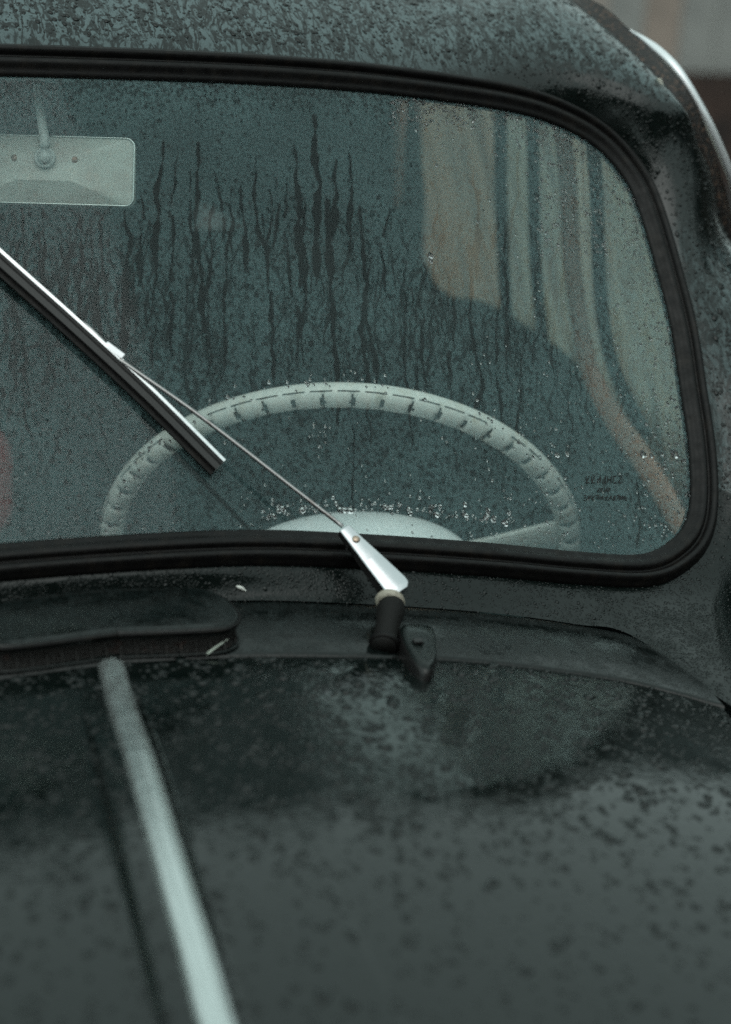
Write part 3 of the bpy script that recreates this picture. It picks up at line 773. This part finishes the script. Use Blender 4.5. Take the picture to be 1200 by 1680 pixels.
# hub and horn pad, spokes
hubn = wnn*facing
def dome(name, c, r1, r2, h, mat, par, n=48):
    V, F = [], []; ks = [(1, -h*.9), (1.0, 0), (.96, h*.35), (.85, h*.65), (.65, h*.88), (.35, h), (0.02, h*1.03)]
    for k, z in ks:
        for i in range(n):
            a = 2*math.pi*i/n; V.append(c+vx*math.sin(a)*r1*k+vv*math.cos(a)*r2*k+hubn*z)
    F = [[b*n+i, b*n+(i+1) % n, (b+1)*n+(i+1) % n, (b+1)*n+i] for b in range(len(ks)-1) for i in range(n)]
    F.append([(len(ks)-1)*n+i for i in range(n)])
    return mesh(name, V, F, mat, par)
# instrument cowl on the dashboard in front of the wheel, hub behind it
pt = hit(603, 868, lambda P: P[1]-.15); pc = wc-vv*.0
hb = dome('hub', wc, .045, .045, .02, M['cream'], None); rel(hb, wheel)
kx = 172/FPX*((pt-CAM)@fwd)
V = []; nn_, mm_ = 64, 14
for b in range(mm_):
    e = (b/(mm_-1))*math.pi/2
    for a in range(nn_):
        t = 2*math.pi*a/nn_; V.append(pt+A3((math.cos(t)*math.cos(e)**.8*kx*1.30, math.sin(t)*math.cos(e)**.8*.085+.03, -.062+.062*math.sin(e))))
F = [[b*nn_+a, b*nn_+(a+1) % nn_, (b+1)*nn_+(a+1) % nn_, (b+1)*nn_+a] for b in range(mm_-1) for a in range(nn_)]
mesh('instrument_cowl', V, F, M['hub'], car)
for a0, a1 in ((R(83), R(104)), (R(-108), R(-104))):
    sgn = 1 if a0 > 0 else -1
    e = wpt_(a0, RW_-.018); s0 = pc+vx*sgn*.03-vv*.022
    C = crom([s0, s0*.5+e*.5-vv*.004+hubn*.004, e], 20)
    o = tube('spoke', C, np.linspace(.014, .026, 20), M['cream'], None, 12, up=tuple(hubn), ry=.006); rel(o, wheel)
col = lathe('steering_column', [(.03, 0), (.03, .5)], pc+hubn*.0, hubn*1.0, M['dash'], None); rel(col, wheel)

# ---------------------------------------------------------------- rear-view mirror
mc = hit(76, 279, lambda P: P[1]-.27)
md_ = (mc-CAM)@fwd; mu = 1/(FPX/md_)
mx_, my_ = nrm(rx*.998-ux*.03), nrm(ux+rx*.02); mnn = nrm(np.cross(mx_, my_))
if mnn@(CAM-mc) < 0: mnn = -mnn
mir = empty('rear_view_mirror', tuple(mc)); mir.parent = car
def relm(o): o.parent = mir; o.matrix_parent_inverse = Matrix.Translation(-Vector(mc)); return o
hwM, hhM, rcM = 145*mu, 56*mu, 14*mu
def rrect(hw_, hh_, rc_, n=8, bulge=0):
    pts = []
    for cx2, cy2, a0 in ((1, 1, 0), (-1, 1, 90), (-1, -1, 180), (1, -1, 270)):
        for k in range(n+1):
            a = R(a0+90*k/n); pts.append((cx2*(hw_-rc_)+rc_*math.cos(a), cy2*(hh_-rc_)+rc_*math.sin(a)))
    return pts
def mp(p, h): return mc+mx_*p[0]+my_*p[1]+mnn*h
o2 = rrect(hwM, hhM, rcM); n2 = len(o2)
levels = [(1, -.010), (1, -.001), (.985, .0005), (.955, .0008)]
V = [mp((a*k if abs(a) < hwM else a*k, b*k), h) for k, h in levels for a, b in o2]
F = [[l*n2+i, l*n2+(i+1) % n2, (l+1)*n2+(i+1) % n2, (l+1)*n2+i] for l in range(3) for i in range(n2)]
# pressed back: four facets rising to a ridge round the ball
base_ = len(V); inn = [(-.30, -.30), (.30, -.30), (.30, .30), (-.30, .30)]
innr = [(x_*hwM, y_*hhM*1.2) for x_, y_ in inn]
V += [mp(p, .011) for p in innr]
ringi = [3*n2+i for i in range(n2)]
def near(i): a, b = o2[i]; return 0
quad = lambda a, b: (2 if a > 0 else 3) if b > 0 else (1 if a > 0 else 0)
for i in range(n2):
    j = (i+1) % n2; qi, qj = quad(*o2[i]), quad(*o2[j])
    F.append([ringi[i], ringi[j], base_+qj] if qi == qj else [ringi[i], ringi[j], base_+qj, base_+qi])
F.append([base_, base_+1, base_+2, base_+3])
F.append(list(range(n2))[::-1])
mb = mesh('mirror_back', V, F, M['mirror_back'], None, False); relm(mb)
er = tube('mirror_edge', [mp(p, .0008) for p in rrect(hwM*.995, hhM*.99, rcM)], .0011, M['mirror_rim'], None, 8, up=tuple(mnn), closed=True); er.parent = mb
for s in (-1, 1):
    o = lathe('screw', [(.0045, -.002), (.0045, .001), (.0030, .0022), (.0003, .0026)], mp((s*47.5*mu, 15*mu), .0085), mnn, M['screw'], None, 16); o.parent = mb
bj = lathe('ball_joint', [(.0095, -.001), (.0098, .004), (.0075, .0045), (.0068, .003), (.006, .0075), (.0035, .0095), (.0004, .010)], mp((2*mu, 16*mu), .011), mnn, M['stem'], None, 24); bj.parent = mb
stp = [mp((2*mu, 18*mu), .010), mp((2*mu, 40*mu), .016), mp((-8*mu, 90*mu), .012), mp((-18*mu, 135*mu), .004)]
relm(tube('mirror_stem', crom(stp, 20), np.linspace(.0052, .0032, 20), M['stem'], None, 12))

# ---------------------------------------------------------------- cabin
def sp(P): return P[0]-(.715-.30*(P[2]-1.1))
def S(px, py, dx=0): return hit(px, py, lambda P: sp(P)-dx, .7, 8)
sill_px = [(640, 452), (700, 492), (790, 505), (860, 545), (930, 598), (975, 660), (1030, 735), (1090, 830), (1140, 935)]
sill = crom([S(*q) for q in sill_px], 50)
ext = sill[0]+A3((-.02, .6, .03)); sill = np.vstack([ext[None], sill, (sill[-1]+A3((.02, -.08, -.02)))[None]])
for s in (1, -1):
    f = A3((s, 1, 1)); dd = sill.copy(); dd[:, 2] = .25; dd[:, 0] = .74
    md2 = sill*.5+dd*.5; md2[:, 0] = .76
    grid('door_card', np.stack([sill*f, md2*f, dd*f], 1), M['door_card'], car, flip=(s < 0), thick=.01)
    tube('window_sill', sill*f, .010, M['door_card'], car, 8)
def pil(name, pts, r, mat, dx=-.01):
    C = crom([S(*q, dx) for q in pts], 24)
    for s in (1, -1): tube(name, C*A3((s, 1, 1)), r, mat, car, 10, up=(1, 0, 0), ry=.008)
pil('door_garnish', [(918, 150), (932, 300), (938, 420), (950, 520), (968, 610), (1010, 690), (1065, 770), (1140, 900)], .020, M['door_trim'], -.02)
pil('quarter_pillar', [(822, 120), (822, 300), (826, 420), (832, 520)], .012, M['door_card'])
pil('window_channel', [(873, 120), (876, 300), (880, 450), (892, 560)], .006, M['door_card'])
pil('vent_window_bar', [(965, 150), (978, 300), (985, 470), (1003, 590), (1060, 720)], .010, M['door_card'], -.005)
pil('rear_quarter_pillar', [(656, 120), (656, 300), (660, 420), (664, 470)], .013, M['door_trim'], -.03)
# fogged side panes
def panep(name, pxs, mat, th=.004):
    Q = [S(*q, .012) for q in pxs]
    for s in (1, -1):
        V = [q*A3((s, 1, 1)) for q in Q]+[(q+A3((th, 0, 0)))*A3((s, 1, 1)) for q in Q]; n = len(Q)
        F = [list(range(n)), list(range(n, 2*n))[::-1]]+[[i, (i+1) % n, n+(i+1) % n, n+i] for i in range(n)]
        mesh(name, V, F, mat, car, False)
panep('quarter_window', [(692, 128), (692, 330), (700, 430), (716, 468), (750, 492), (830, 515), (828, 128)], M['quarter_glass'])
panep('door_window', [(830, 128), (832, 525), (880, 560), (940, 610), (972, 640), (940, 128)], M['side_glass'])
panep('vent_window', [(950, 128), (972, 640), (1020, 720), (1070, 800), (1145, 940), (1165, 600), (1130, 300), (1080, 128)], M['side_glass'])
for s in (1, -1):
    Q = np.array([[A3((s*(.705-.25*max(0, z-1.1)-.05*(t**2)), .93+1.45*t, z)) for z in np.linspace(.9, 1.5, 8)] for t in np.linspace(.02, 1, 10)])
    grid('rear_quarter_panel', Q, M['door_card'], car, thick=.01)
# cabin shell
box('floor_pan', (0, 1.0, .25), (1.5, 2.6, .02), M['door_card'], car)
box('bulkhead', (0, -.02, .55), (1.45, .02, .58), M['door_card'], car)
rwp = np.array([[(x, 2.30-.35*(z-.9)-.2*x*x, z) for z in np.linspace(.25, 1.50, 12)] for x in np.linspace(-.74, .74, 24)])
grid('rear_bulkhead', rwp, M['door_card'], car, thick=.01)
dz = np.array([[(x, y, .885-.10*abs(x)**2-.12*(y/.20)**2) for y in np.linspace(.0, .22, 10)] for x in np.linspace(-.60, .60, 30)])
grid('dashboard', dz, M['dash'], car, thick=.01)
def cushion(name, c, s, mat, r=.04):
    o = box(name, c, s, mat, None, None, 0); b = bevel(o, r, 5, 30)
    for p_ in o.data.polygons: p_.use_smooth = True
    o.parent = car; return o
seat = cushion('front_seat_backrest', (.33, 1.02, .70), (.56, .14, .62), M['dark_cloth'])
seat2 = cushion('front_seat_backrest', (-.30, 1.02, .70), (.56, .14, .62), M['dark_cloth'])
cushion('rear_seat', (0, 1.95, .75), (1.25, .22, .55), M['brown_cloth'], .06)
rp_ = hit(-6, 790, lambda P: P[1]-.75)
bag = cushion('passenger_headrest', tuple(rp_+A3((-.05, 0, 0))), (.14, .10, .16), M['red_cloth'], .05)
# side of the body outside, lower part
for s in (1, -1):
    P = np.array([[(s*(.79+.03*math.sin((z-.3)*3)), y, z) for z in np.linspace(.3, .93, 8)] for y in np.linspace(-.05, 2.3, 10)])
    grid('body_side', P, M['cowl'], car, flip=(s < 0))
# date print in the glass corner (illegible two-line stamp)
def stampline(y, x0_, x1_, h, n):      # worn print: every character a few short strokes
    for k in range(n):
        w_ = (x1_-x0_)/n; xa = x0_+w_*k+random.uniform(0, .8); w_ *= .62
        segs = random.sample([(0, 0, 0, 1), (1, 0, 1, 1), (0, 0, 1, 0), (0, 1, 1, 1), (0, .5, 1, .5), (0, 0, 1, 1)], 3)
        for (u0, v0, u1, v1) in segs:
            a_ = (xa+u0*w_, y-v0*h); b_ = (xa+u1*w_, y-v1*h); d_ = max(1e-3, math.hypot(b_[0]-a_[0], b_[1]-a_[1])); nx, ny = -(b_[1]-a_[1])/d_*.75, (b_[0]-a_[0])/d_*.75
            mk.append([woff(a_[0]+nx, a_[1]+ny, .0007), woff(b_[0]+nx, b_[1]+ny, .0007), woff(b_[0]-nx, b_[1]-ny, .0007), woff(a_[0]-nx, a_[1]-ny, .0007)])
mk = []; stampline(792, 962, 1024, 11, 7); stampline(807, 980, 1004, 6, 4); stampline(820, 958, 1032, 7, 11)
V = [p for q in mk for p in q]; F = [[4*i, 4*i+1, 4*i+2, 4*i+3] for i in range(len(mk))]
mesh('glass_marking', V, F, M['decal'], pane, False)

# ---------------------------------------------------------------- rain drops
def dome_field(name, pts, nrms, radii, stretch, label, mat=M['water'], closed=False, nseg=8, par=None):
    pts = np.asarray(pts); nrms = np.asarray(nrms); n = len(pts)
    up_ = A3((0, 0, 1.0)); D = up_[None]-nrms*(nrms@up_)[:, None]; D += 1e-6; D /= np.linalg.norm(D, axis=1)[:, None]
    Sx = np.cross(D, nrms); rs = [(1.0, 0.0), (.93, .30), (.60, .58), (0., .70)]
    a = np.linspace(0, 2*np.pi, nseg, endpoint=False)
    jit = 1+rng.uniform(-.22, .22, (n, nseg))
    Vs = []
    for k, h in rs[:-1]:
        Vs.append(pts[:, None]+(Sx[:, None]*np.cos(a)[None, :, None]+D[:, None]*(np.sin(a)[None, :, None]*stretch[:, None, None]))*(k*radii[:, None, None]*jit[:, :, None])+nrms[:, None]*(h*radii[:, None, None]*.62))
    Vs.append((pts+nrms*(  .70*.62*radii[:, None]))[:, None])
    if closed: Vs.append((pts+nrms*.00012)[:, None])
    V = np.concatenate(Vs, 1); K = V.shape[1]
    i = np.arange(nseg); j = (i+1) % nseg
    T = [np.stack([i, j, nseg+j], 1), np.stack([i, nseg+j, nseg+i], 1), np.stack([nseg+i, nseg+j, 2*nseg+j], 1), np.stack([nseg+i, 2*nseg+j, 2*nseg+i], 1), np.stack([2*nseg+i, 2*nseg+j, np.full(nseg, 3*nseg)], 1)]
    if closed: T.append(np.stack([j, i, np.full(nseg, 3*nseg+1)], 1))
    T = np.concatenate(T); F = (T[None]+(np.arange(n)*K)[:, None, None]).reshape(-1, 3)
    o = mesh(name, V.reshape(-1, 3), F, mat); tag(o, label, 'raindrops', None, 'stuff'); return o
def on_grid(P, n, dens=None):
    """random points on a grid surface with normals"""
    nu, nv = P.shape[:2]
    a = P[:-1, :-1]; b = P[1:, :-1]; c = P[:-1, 1:]
    cr_ = np.cross(b-a, c-a); area = np.linalg.norm(cr_, axis=2)
    w_ = area.copy()
    if dens is not None: w_ *= dens(a)
    pr2 = (w_/w_.sum()).ravel(); idx = rng.choice(len(pr2), n, p=pr2); i, j = np.divmod(idx, nv-1)
    u, v = rng.random(n)[:, None], rng.random(n)[:, None]
    pts = (P[i, j]*(1-u)+P[i+1, j]*u)*(1-v)+(P[i, j+1]*(1-u)+P[i+1, j+1]*u)*v
    nn = cr_[i, j]; nn /= np.linalg.norm(nn, axis=1)[:, None]
    return pts, nn
def camside(pts, nn):
    s = np.sign(((CAM-pts)*nn).sum(1)); return nn*s[:, None]
vis = lambda a: ((a[..., 0] > -.2)).astype(float)
# roof and pillars
Pr = np.concatenate([SUR[:, 4:]], 0)
pts, nn = on_grid(Pr, 15000, lambda a: ((a[..., 2] > .95) & (a[..., 0] > -.16) & (a[..., 1] < .62)).astype(float))
nn[nn[:, 2] < 0] *= -1
r = rng.lognormal(math.log(.00085), .5, len(pts)); r = np.clip(r, .0004, .0032); 
dome_field('roof_raindrops', pts, nn, r, rng.uniform(.9, 1.5, len(pts)), 'fine rain beads scattered over the roof edge and windscreen pillar', mat=M['bead'])
# scuttle
pts, nn = on_grid(SUR[:, 2:], 9000, lambda a: ((a[..., 2] <= .95) & (a[..., 0] > -.16) & (a[..., 1] < .15)).astype(float))
nn[nn[:, 2] < 0] *= -1
r = np.clip(rng.lognormal(math.log(.00085), .35, len(pts)), .0005, .0022)
dome_field('scuttle_raindrops', pts, nn, r, rng.uniform(.9, 1.3, len(pts)), 'fine rain beads on the dark panel below the windscreen seal', mat=M['bead'])
# bonnet
pts, nn = on_grid(bonnet_grid, 60000, lambda a: ((a[..., 1] > -.75) & (a[..., 0] > -.25)).astype(float))
nn[nn[:, 2] < 0] *= -1
fld = np.zeros(len(pts))
for kf, am in ((90, .35), (210, .45), (420, .5), (800, .6)):
    for _ in range(5):
        th_ = rng.uniform(0, 2*np.pi); fld += am*np.sin(kf*(pts[:, 0]*math.cos(th_)+pts[:, 1]*math.sin(th_))+rng.uniform(0, 6.3))
kp = rng.random(len(pts)) < np.clip((fld-.3)/1.6, .08, 1)*.8*np.clip(1-(-pts[:, 1]-.36)/.30, .35, 1)
pts, nn = pts[kp], nn[kp]
r = np.clip(rng.lognormal(math.log(.0012), .5, len(pts)), .0006, .0045)
dome_field('bonnet_raindrops', pts, nn, r, rng.uniform(.8, 1.4, len(pts)), 'blurred rain beads lying over the wet bonnet', mat=M['bead'])
# windscreen drops
gp = []; gr = []
def addg(px, py, r):
    P = hit2(px, py)
    gp.append(P); gr.append(r)
def hit2(px, py):
    x, z = gmap(px, py); return wpt(x, z, .0003)
for _ in range(1500):   # dense beads at upper right edge
    t = random.random(); e = random.choice([0, 1, 2])
    if e == 0: px_ = random.uniform(640, 960); py_ = 160+max(0, px_-700)*.16+abs(random.gauss(0, 34))
    elif e == 1: px_, py_ = random.uniform(880, 1060), random.uniform(210, 420)
    else: py_ = random.uniform(300, 880); px_ = 1135-abs(random.gauss(0, 45))-(max(0, 640-py_)*.15)
    addg(px_, py_, random.choice((1.6, 2, 2.4, 3, 3.8))*PXM*.9)
for _ in range(500): addg(random.triangular(760, 1130, 1120), random.uniform(180, 900), random.uniform(1.3, 2.6)*PXM)
for _ in range(170): addg(random.uniform(0, 950), random.triangular(640, 900, 880), random.uniform(1.2, 2.8)*PXM)
for _ in range(150):    # round the instrument cowl
    px_ = random.uniform(430, 840); py_ = 838+abs(px_-590)**1.7*.0016-abs(random.gauss(0, 14))+4
    addg(px_, py_, min(6.5, random.lognormvariate(math.log(2.3), .5))*PXM)
for k in range(110):    # beads on both arcs of the rim
    a = random.uniform(-1.6, 1.6); rr = random.gauss(378, 12); addg(557+rr*math.sin(a), 890-rr*.70*math.cos(a), random.uniform(1.5, 3.4)*PXM)
for _ in range(14): addg(random.gauss(525, 9), random.uniform(690, 735), random.uniform(1.5, 2.6)*PXM)
for px_, py_, r_ in ((706, 420, 6), (913, 747, 6), (930, 745, 5), (1055, 745, 7), (1068, 748, 5), (1085, 745, 4), (1106, 745, 9), (672, 842, 5), (706, 428, 5)): addg(px_, py_, r_*PXM)
gp = np.array(gp); gn = np.array([wnorm(p) for p in gp]); gr = np.array(gr)
ok = inside(gp[:, 0], gp[:, 2], -.001); gp, gn, gr = gp[ok], gn[ok], gr[ok]
dome_field('windscreen_raindrops', gp, gn, gr, rng.uniform(.9, 1.5, len(gp)), 'clear rain beads clinging to the misted windscreen', closed=True)

# small fallen bits
from mathutils.bvhtree import BVHTree
bvh = BVHTree.FromPolygons([tuple(v) for v in SUR.reshape(-1, 3)], [tuple(f) for f in grid_faces(*SUR.shape[:2], True, False)])
def onbody(px_, py_, h):
    loc, nr, _, _ = bvh.ray_cast(Vector(CAM), Vector(ray(px_, py_))); nr = np.array(nr); nr = nr*np.sign(nr@(CAM-np.array(loc))); return np.array(loc)+nr*h
a_, b_ = onbody(387, 962, .0012), onbody(403, 970, .0012)
tag(tube('petal_fragment', crom([a_, (a_+b_)/2+A3((0, 0, .0006)), b_], 8), [.0006, .0013, .0016, .0016, .0016, .0014, .0010, .0005], M['petal'], None, 8), 'tiny white petal fragment on the wet panel right of the vent', 'petal')
a_, b_ = hit(340, 1073, lambda P: P[1]+.155), hit(374, 1049, lambda P: P[1]+.145)
tag(tube('straw', crom([a_, (a_+b_)/2+A3((0, 0, .0004)), b_], 8), np.linspace(.0010, .0005, 8), M['straw'], None, 6), 'pale blade of dry straw leaning against the end of the vent', 'straw')

# ---------------------------------------------------------------- ground and building behind
gm = principled('wet_asphalt', (.05, .05, .05), .5, bump=(40, .5, .01), roughvar=(1.5, .15, .6), colvar=(3, (.03, .03, .03), .4, .6))
Pg = np.array([[(x, y, 0) for y in np.linspace(-150, 250, 21)] for x in np.linspace(-200, 200, 21)], float)
tag(grid('ground', Pg, gm), kind='structure')
wall = tag(empty('boarded_wall', (4, 8.2, 0)), 'weathered grey-beige boarded wall with dark brown base, blurred behind the roof', 'wall')
bm = [principled('weathered_board_%s' % c[0], c[1], .7, bump=(30, .3, .004), colvar=(2.2, c[2], .35, .7)) for c in
      (('pale', (.44, .38, .34), (.30, .27, .24)), ('warm', (.42, .34, .29), (.28, .23, .20)), ('cool', (.38, .38, .36), (.26, .26, .25)))]
bms = []
for k in range(3):
    o = box('board', (0, 0, 0), (.235, .03, 2.6), bm[k], None, None, .004); bms.append(o.data); bpy.data.objects.remove(o)
for k in range(46):
    o = bpy.data.objects.new('board', bms[rng.integers(3)]); COL.objects.link(o); o.parent = wall; o.location = (-5.5+k*.24, random.uniform(-.006, .006), 1.96); 
    bo = o.modifiers.new('bevel', 'BEVEL'); bo.width = .004
box('base_wall', (0, .02, .32), (11.2, .12, .66), principled('dark_brick_base', (.075, .045, .035), .85, bump=(20, .5, .01), colvar=(5, (.03, .022, .02), .4, .65)), wall)
box('wall_core', (0, .12, 1.8), (11.2, .12, 3.6), bm[0], wall)

# houses across the street, behind the camera: the upright paintwork mirrors them; side house added to darken the pillar
for hx_, hy_, hw_, hh_, lab, rz_ in ((8.2, -1.5, 11, 3.0, 'long unseen house added right of the car to darken the pillar reflections', 90), (-7, -13, 9, 7.5, 'tall dark brick house across the street, left of the other', 0), (5, -14, 11, 6.8, 'broad dark brick house across the street, right of the other', 0)):
    h = tag(empty('unseen_brick_house', (hx_, hy_, 0)), lab, 'house', 'houses across the street')
    h.rotation_euler.z = R(rz_)
    bw_ = principled('dark_brick', (.09, .065, .055), .85, bump=(12, .5, .02), colvar=(6, (.05, .04, .036), .4, .6))
    box('wall', (0, 0, hh_/2), (hw_, 4, hh_), bw_, h)
    o = mesh('roof', [(-hw_/2-.3, -2.3, hh_), (hw_/2+.3, -2.3, hh_), (hw_/2+.3, 2.3, hh_), (-hw_/2-.3, 2.3, hh_), (-hw_/2, 0, hh_+1.8), (hw_/2, 0, hh_+1.8)],
             [(0, 1, 2, 3), (0, 4, 5, 1), (3, 2, 5, 4), (0, 3, 4), (1, 5, 2)], principled('slate', (.04, .045, .05), .6, bump=(10, .4, .02)), h, False)
    for fx in range(4):
        for fz in (1.6, 4.4):
            wn_ = box('window', (-hw_/2+hw_*(fx+.5)/4, 2.0, fz), (1.1, .12, 1.5), M['pale_trim'], h, None, .02)
            box('pane', (-hw_/2+hw_*(fx+.5)/4, 2.07, fz), (.95, .02, 1.35), M['dash'], wn_)
